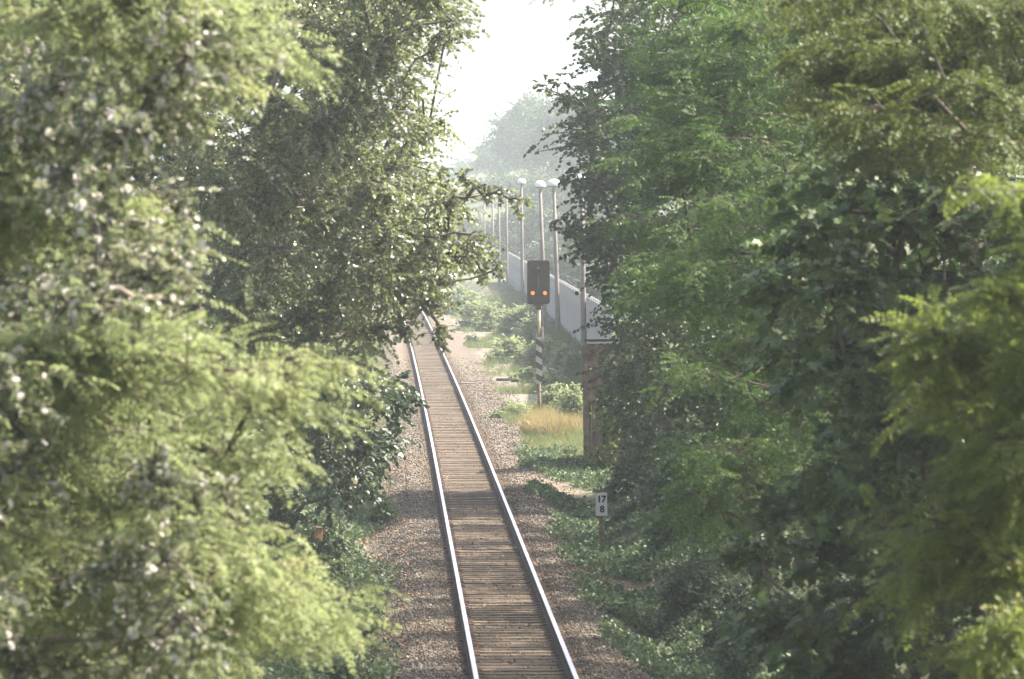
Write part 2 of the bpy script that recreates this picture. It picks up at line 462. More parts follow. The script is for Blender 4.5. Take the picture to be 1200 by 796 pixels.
def skeleton(base, top, cents, r0, lean_pts=4):
    """trunk polyline then branches grown to every clump by nearest connection; pipe-model radii"""
    base = np.array(base, float); top = np.array(top, float)
    nodes = [base + (top - base) * k / (lean_pts * 2) + (RG.normal(size=3) * .12 * (0 < k < 2 * lean_pts)) * np.array((1, 1, .2)) for k in range(2 * lean_pts + 1)]
    par = [-1] + list(range(2 * lean_pts)); w = [0.0] * len(nodes)
    ntr = len(nodes)
    axis = (top - base) / np.linalg.norm(top - base)
    if len(cents):
        dist = np.array([min(np.linalg.norm(c - nd) for nd in nodes) for c in cents])
        for ci in np.argsort(dist):
            c = cents[ci]
            arr = np.array(nodes)
            cost = np.linalg.norm(arr - c, axis=1) + .8 * np.clip(arr[:, 2] - c[2] + .1, 0, None) + .35 * np.linalg.norm(arr - base, axis=1) * .3
            cost[0] += 5
            j = int(np.argmin(cost))
            L = np.linalg.norm(c - arr[j])
            mid = (c + arr[j]) / 2 + RG.normal(size=3) * .10 * L + np.array((0, 0, .06 * L))
            nodes.append(mid); par.append(j); w.append(0.0)
            nodes.append(np.array(c)); par.append(len(nodes) - 2); w.append(1.0)
    cnt = np.array(w)
    for i in range(len(nodes) - 1, 0, -1):
        cnt[par[i]] += cnt[i]
    tot = max(cnt[0], 1)
    rad = r0 * np.sqrt(np.clip(cnt, .35, None) / tot)
    for k in range(ntr):
        rad[k] = max(rad[k], r0 * (1 - .75 * k / ntr))
    nodes = np.array(nodes); par = np.array(par)
    e = np.arange(1, len(nodes))
    ra = np.minimum(rad[par[e]], rad[e] * 1.5)
    ra[:ntr - 1] = rad[par[e[:ntr - 1]]]
    ra[0] *= 1.35
    return tube_np(nodes[par[e]], nodes[e], ra, rad[e], 7)

def in_poly(pts, poly):
    x, y = pts[:, 0], pts[:, 1]; ins = np.zeros(len(pts), bool); n = len(poly); j = n - 1
    for i in range(n):
        xi, yi = poly[i]; xj, yj = poly[j]
        cond = ((yi > y) != (yj > y)) & (x < (xj - xi) * (y - yi) / (yj - yi + 1e-9) + xi)
        ins ^= cond; j = i
    return ins

def fill(poly, n, d0, d1, sep=.55):
    """n clump centres spread through the solid whose outline seen from the bridge is poly"""
    poly = np.array(poly, float); lo = poly.min(0); hi = poly.max(0)
    out = []; tries = 0
    area = (hi - lo).prod()
    while len(out) < n and tries < 60:
        pts = RG.uniform(lo, hi, (n * 3, 2)); pts = pts[in_poly(pts, poly)]
        for p in pts:
            if len(out) >= n: break
            out.append(p)
        tries += 1
    out = np.array(out)
    # relax a little so that clumps do not pile up
    for _ in range(4):
        if len(out) < 3: break
        df = out[:, None] - out[None]; ds = np.linalg.norm(df, axis=-1) + 1e-6
        rr = math.sqrt(area / n) * sep
        push = (df / ds[..., None] * np.clip(rr - ds, 0, None)[..., None]).sum(1) * .25
        q = out + push; ok = in_poly(q, poly); out[ok] = q[ok]
    d = RG.uniform(d0, d1, len(out))
    return np.stack([(out[:, 0] - VX) * d / F, d, H - (out[:, 1] - VY) * d / F], -1)

SPEC = dict(  # kind, leaf size, twigs per clump, leaves per twig, flat, droop, tilt
    robinia=('frond', .27, 13, 10, .34, .16, .55), robinia_mid=('frond', .31, 13, 11, .28, .18, .5),
    whitepoplar=('round', .060, 20, 20, .8, .15, 1.5), poplar=('round', .068, 26, 21, .7, .35, .95),
    linden=('round', .11, 18, 18, .6, .3, .7), maple=('lobed', .15, 17, 14, .5, .25, .55), elder=('broad', .12, 16, 16, .6, .3, .6))

def tree(label, mat, spec, base, top, fills, r0=.16, bark='bark', name='deciduous_tree', group=None, cat='tree', scale=1.0, twigs=True, extra=None):
    kind, size, ntw, nlf, flat, droop, tilt = SPEC[spec]
    bx, by = base
    b = np.array((bx, by, float(gz(bx, by)) - .15))
    root = empty(name, tuple(b)); tag(root, label, cat, group)
    Cs = []; rs = []
    for (poly, n, d0, d1, r) in fills:
        c = fill(poly, n, d0, d1); Cs.append(c); rs.append(r)
    C = np.concatenate(Cs)
    ctr = np.array((bx, by, C[:, 2].mean()))
    LV = []; TW = []
    for c, r in zip(Cs, rs):
        q = r / rs[0]
        k1 = max(3, round(ntw * min(q, 1.6) ** 1.3)); k2 = max(6, round(nlf * min(q, 1.4) ** .8))
        out = norm((c - ctr) * np.array((1, 1, .4)))
        l, t = spray(c, np.full(len(c), r) * RG.uniform(.7, 1.25, len(c)), k1, k2, kind, size * scale, flat, droop, tilt, out=out)
        LV.append(l); TW.append((np.repeat(c, k1, 0),) + t)
    lv = {k: np.concatenate([l[k] for l in LV]) for k in LV[0]}
    cc = np.concatenate([t[0] for t in TW]); tw = tuple(np.concatenate([t[i] for t in TW]) for i in (1, 2, 3)) + (droop,)
    lv['pos'] = lv['pos'] - b
    me = leaves_mesh('crown', kind, lv['pos'], lv['d'], lv['n'], lv['size'], lv['rnd'], lv['cl'])
    link_mesh('crown', me, M[mat], root)
    v, f = skeleton(b, top, C, r0)
    if twigs:
        o, t, Lg, dr = tw
        m1 = o + t * (Lg * .5)[:, None]; m1[:, 2] -= dr * Lg * .25
        e1 = o + t * (Lg * .98)[:, None]; e1[:, 2] -= dr * Lg * .96
        v2, f2 = tube_np(np.concatenate([cc, o, m1]), np.concatenate([o, m1, e1]), np.concatenate([np.full(len(o), .010), np.full(len(o), .008), np.full(len(o), .005)]), np.concatenate([np.full(len(o), .008), np.full(len(o), .005), np.full(len(o), .0025)]), 3)
        f = np.concatenate([f, f2 + len(v)]); v = np.concatenate([v, v2])
    me = np_mesh('trunk', v - b, [f], smooth=True)
    link_mesh('trunk', me, M[bark], root)
    return root

# ---- left side, near
tree('light green feathery tree with drooping sprays, nearest on the track\'s left', 'robinia', 'robinia', (-5.2, 44), (-3.6, 43, 8.6), [
    ([(-120, 380), (0, 400), (120, 385), (230, 430), (300, 415), (325, 440), (310, 480), (325, 520), (285, 555), (265, 600), (240, 640), (200, 650), (60, 640), (-120, 620)], 46, 38, 44, .52),
    ([(150, 660), (280, 668), (340, 682), (375, 700), (350, 725), (300, 730), (230, 720), (150, 700)], 15, 39, 43, .48),
    ([(-120, 600), (150, 620), (280, 700), (320, 770), (300, 830), (-120, 840)], 24, 40, 46, .5),
    ([(60, -60), (310, -60), (300, 10), (285, 50), (315, 85), (290, 105), (230, 80), (150, 110), (60, 60)], 22, 39, 45, .5),
    ([(-120, 60), (90, 120), (160, 200), (140, 260), (165, 320), (90, 380), (-120, 380)], 30, 41, 47, .5),
], .17, name='locust_tree')
tree('silvery tree with white leaf undersides beside the nearest feathery green tree', 'whitepoplar', 'whitepoplar', (-6.4, 51), (-5.4, 50, 9.5), [
    ([(-140, -60), (200, -60), (300, 0), (280, 50), (200, 80), (190, 180), (180, 300), (120, 380), (-140, 420)], 90, 44, 53, .42),
    ([(150, -40), (340, -20), (330, 60), (220, 120), (230, 340), (150, 380), (60, 300)], 40, 38.5, 44, .26),
    ([(0, 60), (180, 100), (180, 360), (0, 380)], 34, 38, 42, .26),
    ([(-140, 600), (60, 640), (190, 640), (260, 700), (250, 840), (-140, 840)], 26, 37, 42, .34),
    ([(150, 520), (250, 500), (285, 550), (262, 600), (190, 610)], 6, 37.5, 39, .3),
    ([(-140, 420), (40, 430), (60, 560), (-140, 590)], 10, 36.5, 38.5, .32),
], .09, 'bark_pale', name='poplar_tree')
# ---- left side, middle distance
tree('tall shiny leaved tree whose twigs overhang the left rail', 'poplar', 'poplar', (-3.6, 97), (-1.6, 96, 11.5), [
    ([(230, -60), (500, -60), (525, 10), (500, 50), (470, 80), (475, 120), (500, 150), (480, 180), (468, 215), (475, 250), (480, 310), (445, 370), (430, 400), (390, 430), (300, 430), (220, 400), (210, 250)], 225, 91.5, 100, .62),
    ([(480, 210), (520, 225), (555, 250), (560, 290), (545, 310), (510, 325), (480, 330)], 30, 92, 97, .34),
    ([(455, 330), (515, 325), (500, 360), (480, 365), (455, 400)], 16, 92, 96, .3),
    ([(495, 325), (530, 325), (520, 360), (500, 365)], 7, 92, 95, .24), ([(470, 130), (525, 148), (490, 170)], 8, 92, 97, .28), ([(510, 0), (560, 40), (500, 70)], 9, 92, 97, .28),
    ([(550, 265), (588, 318), (570, 328), (545, 300)], 7, 92, 95, .2), ([(500, 200), (545, 208), (560, 240), (510, 240)], 8, 92, 96, .22),
    ([(508, 380), (535, 395), (515, 412)], 5, 92, 93, .17), ([(585, 215), (620, 238), (600, 250)], 4, 92, 93, .15), ([(540, 205), (590, 222), (560, 232)], 5, 92, 94, .17),
], .2, 'bark_pale', name='poplar_tree')
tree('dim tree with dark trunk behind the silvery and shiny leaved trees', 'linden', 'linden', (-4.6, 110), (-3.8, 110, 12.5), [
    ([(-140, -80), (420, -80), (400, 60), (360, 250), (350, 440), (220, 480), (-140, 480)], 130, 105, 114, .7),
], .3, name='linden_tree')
tree('dark bluish bushy tree leaning over the ballast left of the rails', 'elder', 'elder', (-2.3, 113), (-1.9, 112, 4.4), [
    ([(330, 400), (420, 430), (455, 440), (470, 455), (455, 490), (450, 540), (440, 575), (380, 590), (340, 560), (300, 480)], 60, 107, 115, .5),
    ([(455, 450), (478, 455), (470, 475)], 3, 107, 110, .25),
], .07, name='elder_tree')

# ---- right side
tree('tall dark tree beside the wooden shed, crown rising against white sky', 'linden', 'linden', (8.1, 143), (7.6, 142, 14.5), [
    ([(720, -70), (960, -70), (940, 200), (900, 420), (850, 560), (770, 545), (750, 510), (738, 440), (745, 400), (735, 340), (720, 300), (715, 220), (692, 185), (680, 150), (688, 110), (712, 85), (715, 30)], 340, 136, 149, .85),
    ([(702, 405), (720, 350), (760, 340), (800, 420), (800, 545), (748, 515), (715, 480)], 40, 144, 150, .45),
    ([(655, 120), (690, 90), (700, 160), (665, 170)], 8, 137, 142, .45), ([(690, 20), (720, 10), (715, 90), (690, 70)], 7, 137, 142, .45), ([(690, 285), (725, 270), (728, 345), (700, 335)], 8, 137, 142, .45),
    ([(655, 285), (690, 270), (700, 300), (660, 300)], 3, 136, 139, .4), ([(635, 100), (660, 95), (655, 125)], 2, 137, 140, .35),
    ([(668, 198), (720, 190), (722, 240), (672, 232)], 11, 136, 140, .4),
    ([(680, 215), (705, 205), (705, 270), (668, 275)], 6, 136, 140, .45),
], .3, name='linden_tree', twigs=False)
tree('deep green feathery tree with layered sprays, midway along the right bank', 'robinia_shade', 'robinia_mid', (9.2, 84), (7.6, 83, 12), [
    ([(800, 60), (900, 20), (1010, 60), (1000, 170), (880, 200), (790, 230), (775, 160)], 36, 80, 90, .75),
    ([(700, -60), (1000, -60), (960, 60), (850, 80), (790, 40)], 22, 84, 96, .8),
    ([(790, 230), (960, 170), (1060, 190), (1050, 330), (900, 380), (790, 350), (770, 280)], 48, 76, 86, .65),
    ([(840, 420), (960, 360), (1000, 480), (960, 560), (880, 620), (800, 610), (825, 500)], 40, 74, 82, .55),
    ([(1150, -330), (1560, -420), (1600, 120), (1200, 60)], 40, 74, 92, 1.1),  # crown extended out of view to shade the bank and track
    ([(850, 20), (1300, -80), (1300, 480), (900, 460)], 70, 87, 101, .95),  # rear crown mass added to shade the track
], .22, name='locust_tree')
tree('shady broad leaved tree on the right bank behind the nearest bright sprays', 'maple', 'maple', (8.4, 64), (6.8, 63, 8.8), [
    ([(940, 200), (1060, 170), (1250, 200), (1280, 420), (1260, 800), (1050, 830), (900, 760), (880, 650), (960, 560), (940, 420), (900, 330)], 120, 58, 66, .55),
    ([(1330, -420), (1850, -520), (1900, 300), (1330, 250)], 90, 56, 71, 1.1),  # crown mass beyond the view, added to shade the right bank
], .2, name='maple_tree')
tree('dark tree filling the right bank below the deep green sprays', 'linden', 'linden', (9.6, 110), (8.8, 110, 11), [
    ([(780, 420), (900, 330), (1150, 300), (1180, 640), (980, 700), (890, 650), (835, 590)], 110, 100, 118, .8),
    ([(1000, -160), (1270, -220), (1330, 300), (1050, 300)], 80, 103, 122, 1.1),  # mostly unseen crown mass added for its shade on the track
    ([(830, 80), (1200, 40), (1220, 500), (860, 480)], 90, 119, 135, 1.0),  # crown mass hidden behind the rest, added to shade the track
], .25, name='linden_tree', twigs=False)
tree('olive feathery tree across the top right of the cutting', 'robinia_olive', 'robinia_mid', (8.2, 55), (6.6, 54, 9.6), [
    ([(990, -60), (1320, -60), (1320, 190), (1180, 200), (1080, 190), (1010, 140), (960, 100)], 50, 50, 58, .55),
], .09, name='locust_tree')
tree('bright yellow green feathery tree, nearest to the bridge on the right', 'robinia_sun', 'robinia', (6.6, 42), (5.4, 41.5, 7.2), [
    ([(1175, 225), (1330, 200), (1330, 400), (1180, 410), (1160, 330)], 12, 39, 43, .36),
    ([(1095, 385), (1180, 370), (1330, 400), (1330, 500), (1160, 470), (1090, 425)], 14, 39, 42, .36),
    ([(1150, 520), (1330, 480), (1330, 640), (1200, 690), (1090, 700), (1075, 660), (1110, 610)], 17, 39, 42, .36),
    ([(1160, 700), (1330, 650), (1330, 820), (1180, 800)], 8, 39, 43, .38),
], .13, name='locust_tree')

# ------------------------------------------------------------------ far trees: rounded crowns
def round_tree(label, X, Y, Ht, R, mat='linden', leaf=.26, n=70, r=1.5, name='deciduous_tree', group='hazy trees beyond the fence', squash=1.0):
    z0 = float(gz(X, Y)) - .2
    b = np.array((X, Y, z0)); root = empty(name, tuple(b)); tag(root, label, 'tree', group)
    u = norm(RG.normal(size=(n, 3))); rr = RG.uniform(.35, 1, n) ** .6
    hc = Ht * .56
    C = b + np.array((0, 0, hc)) + u * rr[:, None] * np.array((R, R, Ht * .40 * squash))
    C[:, :2] += (b[:2] - C[:, :2]) * (np.clip((C[:, 2] - b[2] - hc) / (Ht * .5), 0, 1) * .35)[:, None]
    lv, tw = spray(C, np.full(n, r) * RG.uniform(.6, 1.2, n), 17, 18, 'round', leaf * .7, .6, .25, .7)
    lv['pos'] = lv['pos'] - b
    link_mesh('crown', leaves_mesh('crown', 'round', lv['pos'], lv['d'], lv['n'], lv['size'], lv['rnd'], lv['cl']), M[mat], root)
    v, f = skeleton(b, b + np.array((.2, 0, Ht * .8)), C, .28 + Ht * .008)
    link_mesh('trunk', np_mesh('trunk', v - b, [f], smooth=True), M['bark'], root)
    return root

def ptree(label, px, top, d, wpx, **k):
    X = (px - VX) * d / F; z0 = float(gz(X, d)); Ht = H - (top - VY) * d / F - z0
    return round_tree(label, X, d, Ht, wpx * d / F / 2, **k)
ptree('tallest hazy tree behind the lamp posts, its top near the dark crown', 668, 108, 800, 95, n=120, r=2.8, leaf=.45)
ptree('hazy tree with broken top just above the three white lamps', 622, 112, 880, 84, n=110, r=2.8, leaf=.45)
ptree('hazy stepped tree at the left end of the grove behind the lamps', 590, 168, 960, 62, n=80, r=2.8, leaf=.45)
ptree('faint low tree at the outer left edge of the hazy grove', 560, 196, 1150, 50, n=70, r=3, leaf=.55)
ptree('hazy tree low behind the concrete fence beside the signal', 655, 205, 690, 90, n=90, r=2.5, leaf=.42, squash=1.15)
ptree('hazy tree filling the gap between fence and dark shed tree', 705, 185, 640, 90, n=90, r=2.3, leaf=.4)
ptree('faint bluish tree seen through the gap left of the lamps', 605, 215, 820, 76, n=90, r=2.7, leaf=.45, squash=1.15)
ptree('low hazy tree just over the fence, right of the signal board', 665, 250, 540, 46, n=60, r=1.5, leaf=.3, squash=1.25)
ptree('low hazy tree just over the fence, behind the signal board', 632, 245, 570, 44, n=60, r=1.5, leaf=.3, squash=1.25)
ptree('low hazy tree just over the fence, by the shed tree', 697, 255, 520, 48, n=60, r=1.5, leaf=.3, squash=1.25)
ptree('low hazy tree over the fence at the far lamps', 598, 248, 620, 44, n=60, r=1.5, leaf=.32, squash=1.25)
for px, top, d, wd, lb in ((706, 322, 330, 60, 'low thicket over the fence right beside the shed tree'), (672, 300, 420, 52, 'low thicket showing over the fence between two lamp posts'), (640, 288, 505, 48, 'low thicket over the fence directly behind the signal'), (612, 276, 580, 50, 'low thicket behind the lone lamp post left of the signal'), (582, 262, 640, 50, 'low thicket behind the faint far lamp posts'), (552, 258, 700, 50, 'low thicket at the far end of the gravel, by the twigs')):
    ptree(lb, px, top, d, wd, n=60, r=.9 * d / 450, leaf=.3, name='thicket', group='low thickets along the fence', squash=1.5)
for i, (px, top, d, w) in enumerate([(470, 215, 1150, 80), (400, 200, 1100, 90), (530, 213, 1250, 60), (320, 190, 1000, 100), (760, 120, 700, 110), (840, 130, 720, 120)]):
    ptree('pale faint tree of the far row, almost lost in the haze', px, top, d, w, n=70, r=2.8, leaf=.5, group='far row of trees lost in haze')

# ------------------------------------------------------------------ shrubs
def shrub(label, X, Y, w, h, mat, kind='broad', leaf=.08, n=26, r=.28, name='shrub', group=None, cat='shrub', dy=None, ntw=9, nlf=10, stems=True):
    z0 = float(gz(X, Y)); b = np.array((X, Y, z0 - .03)); root = empty(name, tuple(b)); tag(root, label, cat, group)
    u = norm(RG.normal(size=(n, 3))); u[:, 2] = np.abs(u[:, 2])
    rr = RG.uniform(.3, 1, n) ** .5
    C = b + u * rr[:, None] * np.array((max(w / 2 - r * .7, .05), max((dy or w) / 2 - r * .7, .05), max(h - r * .8, .1)))
    C[:, 2] += np.maximum(0, gz(C[:, 0], C[:, 1]) - C[:, 2] + .12)
    lv, tw = spray(C, np.full(n, r) * RG.uniform(.7, 1.2, n), ntw, nlf, kind, leaf, .7, .2, .6)
    lv['pos'] = lv['pos'] - b
    link_mesh('foliage', leaves_mesh('foliage', kind, lv['pos'], lv['d'], lv['n'], lv['size'], lv['rnd'], lv['cl']), M[mat], root)
    v, f = skeleton(b, b + np.array((0, 0, h * .4)), C, .02 + .008 * h, 2)
    link_mesh('stems', np_mesh('stems', v - b, [f], smooth=True), M['twig'], root)
    return root

def pshrub(label, px, py, d, w, h, mat, **k):
    return shrub(label, (px - VX) * d / F, d, w, h, mat, **k)

# right bank, beside and below the km post
gB = 'bramble bushes on the right bank'
pshrub('bramble bush just behind the white number sign', 740, 0, 132, 1.4, 1.0, 'bramble', n=34, group=gB)
pshrub('grey green bramble mound right of the number sign post', 798, 0, 118, 1.7, 1.4, 'bramble', n=46, group=gB)
pshrub('tall bramble leaning against the foot of the dark trees', 800, 0, 126, 2.2, 2.3, 'bramble', n=60, r=.32, group=gB)
pshrub('bramble mound on the bare earth slope, lower right', 815, 0, 101, 1.5, 1.3, 'bramble', n=36, group=gB)
pshrub('lowest bramble mass at the right bottom edge under bright sprays', 900, 0, 88, 2.0, 1.6, 'bramble', n=50, group=gB)
pshrub('pale bramble patch on the slope above the bottom edge', 860, 0, 94, 1.6, 1.4, 'bramble', n=40, group=gB)
pshrub('shady bush at the shed foot under the tall dark tree', 750, 0, 146, 2.4, 2.0, 'elder', n=60, r=.35, group='dark bushes by the shed')
pshrub('dark bush crowding the shed wall\'s right side', 790, 0, 150, 2.6, 3.2, 'elder', n=80, r=.4, group='dark bushes by the shed')
pshrub('yellow green creeper climbing the wooden shed front', 708, 0, 155.9, 1.3, 2.9, 'ivy', kind='round', n=20, r=.26, name='creeper', cat='creeper', dy=.5)
# yard
gY = 'pale bushes in the open yard'
pshrub('pale bush directly behind the signal mast foot', 652, 0, 205, 2.0, 1.3, 'sunlit_bush', n=40, leaf=.1, group=gY)
pshrub('light bush between rails and signal, on gravel edge', 600, 0, 198, 1.6, 1.0, 'sunlit_bush', n=30, leaf=.09, group=gY)
pshrub('tall pale bush between signal mast and wooden shed', 672, 0, 188, 1.2, 1.6, 'sunlit_bush', n=40, leaf=.1, group=gY)
pshrub('bushy growth at the foot of the two front lamp posts', 640, 0, 262, 2.4, 1.5, 'sunlit_bush', n=56, leaf=.13, r=.45, group=gY)
pshrub('broad pale bush left of the signal board', 598, 0, 268, 2.4, 1.6, 'sunlit_bush', n=56, leaf=.13, r=.45, group=gY)
pshrub('pale bush below the left lamp post', 610, 0, 320, 3.0, 2.0, 'sunlit_bush', n=56, leaf=.14, r=.5, group=gY)
pshrub('pale leafy bush hiding the fence foot right of the mast', 664, 0, 243, 2.0, 1.5, 'sunlit_bush', n=40, leaf=.12, r=.36, group=gY)
pshrub('pale bush right of the striped plate, low before the lamp post', 648, 0, 226, 1.7, 1.2, 'sunlit_bush', n=36, leaf=.11, r=.34, group=gY)
pshrub('pale bush hugging the fence beneath the signal board', 628, 0, 296, 2.6, 1.7, 'sunlit_bush', n=50, leaf=.13, r=.42, group=gY)
pshrub('hazy bush at the far end of the gravel strip', 566, 0, 345, 3.6, 2.4, 'sunlit_bush', n=56, leaf=.15, r=.5, group=gY)
pshrub('hazy bushes foremost beside the far lamps, left', 540, 0, 400, 4.5, 2.6, 'sunlit_bush', n=56, leaf=.18, r=.6, group=gY)
pshrub('small green tuft bush beside the right rail, mid track', 552, 0, 305, 1.1, .8, 'weed', n=16, leaf=.1, group=gY)
pshrub('low bush left of the striped mast plate', 612, 0, 240, 1.5, 1.0, 'sunlit_bush', n=26, leaf=.1, group=gY)
pshrub('pale bush under the white concrete fence near the shed', 676, 0, 232, 1.6, 1.3, 'sunlit_bush', n=40, leaf=.12, r=.36, group=gY)
# left verge
gL = 'low bushes along the left verge'
pshrub('bluish bush at the dark leaning tree\'s foot', 372, 0, 111.6, 1.7, 1.5, 'bramble', n=34, group=gL)
pshrub('taller bluish bush left of the rusty box', 330, 0, 110.5, 1.5, 1.9, 'bramble', n=44, group=gL)
pshrub('low bramble beside the rusty box', 392, 0, 104, 1.1, .8, 'bramble', n=26, group=gL)
pshrub('leafy bush spilling onto the ballast below the rusty box', 424, 0, 101, 1.0, .7, 'weed', n=24, group=gL)
pshrub('green tuft at the bottom edge on the track\'s left', 400, 0, 88, 1.3, .8, 'weed', n=28, group=gL)
pshrub('bright leaved bush behind the left rail verge', 448, 0, 135, .9, .9, 'ivy', n=22, group=gL)

# ------------------------------------------------------------------ ground cover (nobody could count it)
def scatter_cover(name, label, cat, mat, kind, XY, leaf, hmin, hmax, per, up=.5, tilt=.7):
    n = len(XY); X = XY[:, 0]; Y = XY[:, 1]
    Xr = np.repeat(X, per) + RG.normal(size=n * per) * .07; Yr = np.repeat(Y, per) + RG.normal(size=n * per) * .07
    hh = np.repeat(RG.uniform(hmin, hmax, n), per) * RG.random(n * per)
    pos = np.stack([Xr, Yr, gz(Xr, Yr) + hh + .01], -1)
    d = RG.normal(size=(len(pos), 3)); d[:, 2] = np.abs(d[:, 2]) * .4 + up; 
    nr = UP + RG.normal(size=d.shape) * tilt
    me = leaves_mesh(name, kind, pos, d, nr, leaf * RG.uniform(.6, 1.3, len(pos)), RG.random(len(pos)), np.repeat(RG.random(n), per))
    o = link_mesh(name, me, M[mat]); tag(o, label, cat, kind='stuff'); return o

def patch_pts(n, x0, x1, y0, y1, fn):
    pts = np.stack([RG.uniform(x0, x1, n), RG.uniform(y0, y1, n)], -1)
    k = RG.random(n) < fn(pts[:, 0], pts[:, 1]); return pts[k]

def f_right(X, Y):
    dx = X - xc(Y); a = vnoise(X * .9 + Y * .12, Y * .22, 40)
    return sstep(1.5, 2.4, dx + (a - .5) * 1.3) * sstep(.30, .50, a)
def f_left(X, Y):
    dx = xc(Y) - X; a = vnoise(X * .9, Y * .22, 41)
    return sstep(2.0, 3.1, dx + (a - .5) * 1.0) * sstep(.30, .55, a)
pts = np.concatenate([patch_pts(24000, 3.6, 8, 80, 168, f_right), patch_pts(9000, -3.5, .2, 80, 150, f_left)])
scatter_cover('weeds', 'low grey green weeds spreading over both verges of the track', 'weeds', 'weed', 'broad', pts, .085, .04, .26, 9)
def f_yard(X, Y):
    dx = X - xc(Y); a = vnoise(X * .7, Y * .12, 43)
    return sstep(2.2, 4.6, dx - .35 * sstep(200, 250, Y) + (a - .5) * 2.4) * sstep(.25, .45, a + .12 * sstep(5, 8, dx))
pts = np.concatenate([patch_pts(22000, 4, 12, 150, 420, f_yard), patch_pts(4000, -3, .4, 140, 420, f_left)])
scatter_cover('grass', 'pale green grass and weeds over the open yard', 'grass', 'grass', 'blade', pts, .42, .02, .12, 20, 1.0, 1.0)
def f_dry(X, Y):
    return (np.hypot((X - 5.15) / 1.0, (Y - 182) / 5) < 1 - .6 * vnoise(X * 2, Y * .5, 4)).astype(float)
pts = patch_pts(2600, 3.2, 6.2, 173, 190, f_dry)
scatter_cover('dry_grass', 'patch of tall golden dry grass before the signal mast', 'dry grass', 'drygrass', 'blade', pts, .55, .05, .45, 22, 1.3, 1.2)
def f_dead(X, Y):
    dx = X - xc(Y); a = vnoise(X * .8, Y * .5, 50)
    return sstep(.95, 1.6, np.abs(dx)) * sstep(.45, .7, a) * .8 + .04
pts = patch_pts(9000, -1.2, 5.6, 80, 165, f_dead)
scatter_cover('fallen_leaves', 'brown and pale fallen leaves on the ballast shoulders', 'fallen leaves', 'deadleaf', 'broad', pts, .06, .0, .03, 2, .02, .35)

# ballast stones
def stones():
    base = np.array([(1, 0, 0), (-1, 0, 0), (0, 1, 0), (0, -1, 0), (0, 0, .75), (0, 0, -.75)], float)
    tris = np.array([(0, 2, 4), (2, 1, 4), (1, 3, 4), (3, 0, 4), (2, 0, 5), (1, 2, 5), (3, 1, 5), (0, 3, 5)])
    def fb(X, Y):
        a = np.abs(X - xc(Y))
        return np.where(a < .95, .12, 1 - sstep(1.9, 3.0, a + (vnoise(X * .8, Y * .25, 21) - .5) * .9)) 
    pts = np.concatenate([patch_pts(75000, -.9, 5.2, 80, 150, fb), patch_pts(40000, -.9, 5.6, 150, 300, lambda X, Y: fb(X, Y) * (1 - sstep(190, 295, Y)))])
    n = len(pts); X, Y = pts.T
    sz = RG.uniform(.013, .032, n) * np.where(Y > 150, 1.3, 1)
    q = RG.normal(size=(n, 4)); q /= np.linalg.norm(q, axis=1, keepdims=True); w, x, y, z = q.T
    R = np.stack([1 - 2 * (y * y + z * z), 2 * (x * y - z * w), 2 * (x * z + y * w), 2 * (x * y + z * w), 1 - 2 * (x * x + z * z), 2 * (y * z - x * w), 2 * (x * z - y * w), 2 * (y * z + x * w), 1 - 2 * (x * x + y * y)], -1).reshape(n, 3, 3)
    v = base[None] * RG.uniform(.6, 1.25, (n, 6, 1)) * sz[:, None, None]
    v = np.einsum('nij,nkj->nki', R, v)
    v += np.stack([X, Y, gz(X, Y) + sz * .35], -1)[:, None]
    f = (tris[None] + (np.arange(n) * 6)[:, None, None]).reshape(-1, 3)
    me = np_mesh('gravel', v.reshape(-1, 3), [f], dict(rnd=np.repeat(RG.random(n), 8)))
    o = link_mesh('gravel', me, M['stone']); tag(o, 'brown grey ballast stones around the sleepers and on both shoulders', 'gravel', kind='stuff')
stones()

# ------------------------------------------------------------------ railway signal
def text_mesh(name, body, size, mat, parent, loc, bold=.0):
    cu = bpy.data.curves.new(name, 'FONT'); cu.body = body; cu.size = size; cu.align_x = 'CENTER'; cu.align_y = 'CENTER'; cu.extrude = .002; cu.offset = bold
    t = bpy.data.objects.new(name, cu); COL.objects.link(t)
    bpy.context.view_layer.update()
    me = bpy.data.meshes.new_from_object(t.evaluated_get(bpy.context.evaluated_depsgraph_get()))
    bpy.data.objects.remove(t)
    o = link_mesh(name, me, mat, parent); o.location = loc; o.rotation_euler = (math.radians(90), 0, 0)
    return o

def rounded_board(bm, w, h, t, r, cz, mat=0, seg=6):
    pts = []
    for (sx, sz, a0) in ((1, 1, 0), (-1, 1, 90), (-1, -1, 180), (1, -1, 270)):
        for k in range(seg + 1):
            a = math.radians(a0 + 90 * k / seg)
            pts.append((sx * (w / 2 - r) + r * math.cos(a), cz + sz * (h / 2 - r) + r * math.sin(a)))
    fr = [bm.verts.new((x, -t / 2, z)) for x, z in pts]; bk = [bm.verts.new((x, t / 2, z)) for x, z in pts]
    bm.faces.new(fr); bm.faces.new(bk[::-1]); n = len(pts)
    for k in range(n): bm.faces.new((fr[k], bk[k], bk[(k + 1) % n], fr[(k + 1) % n]))
    for f in bm.faces: f.material_index = mat

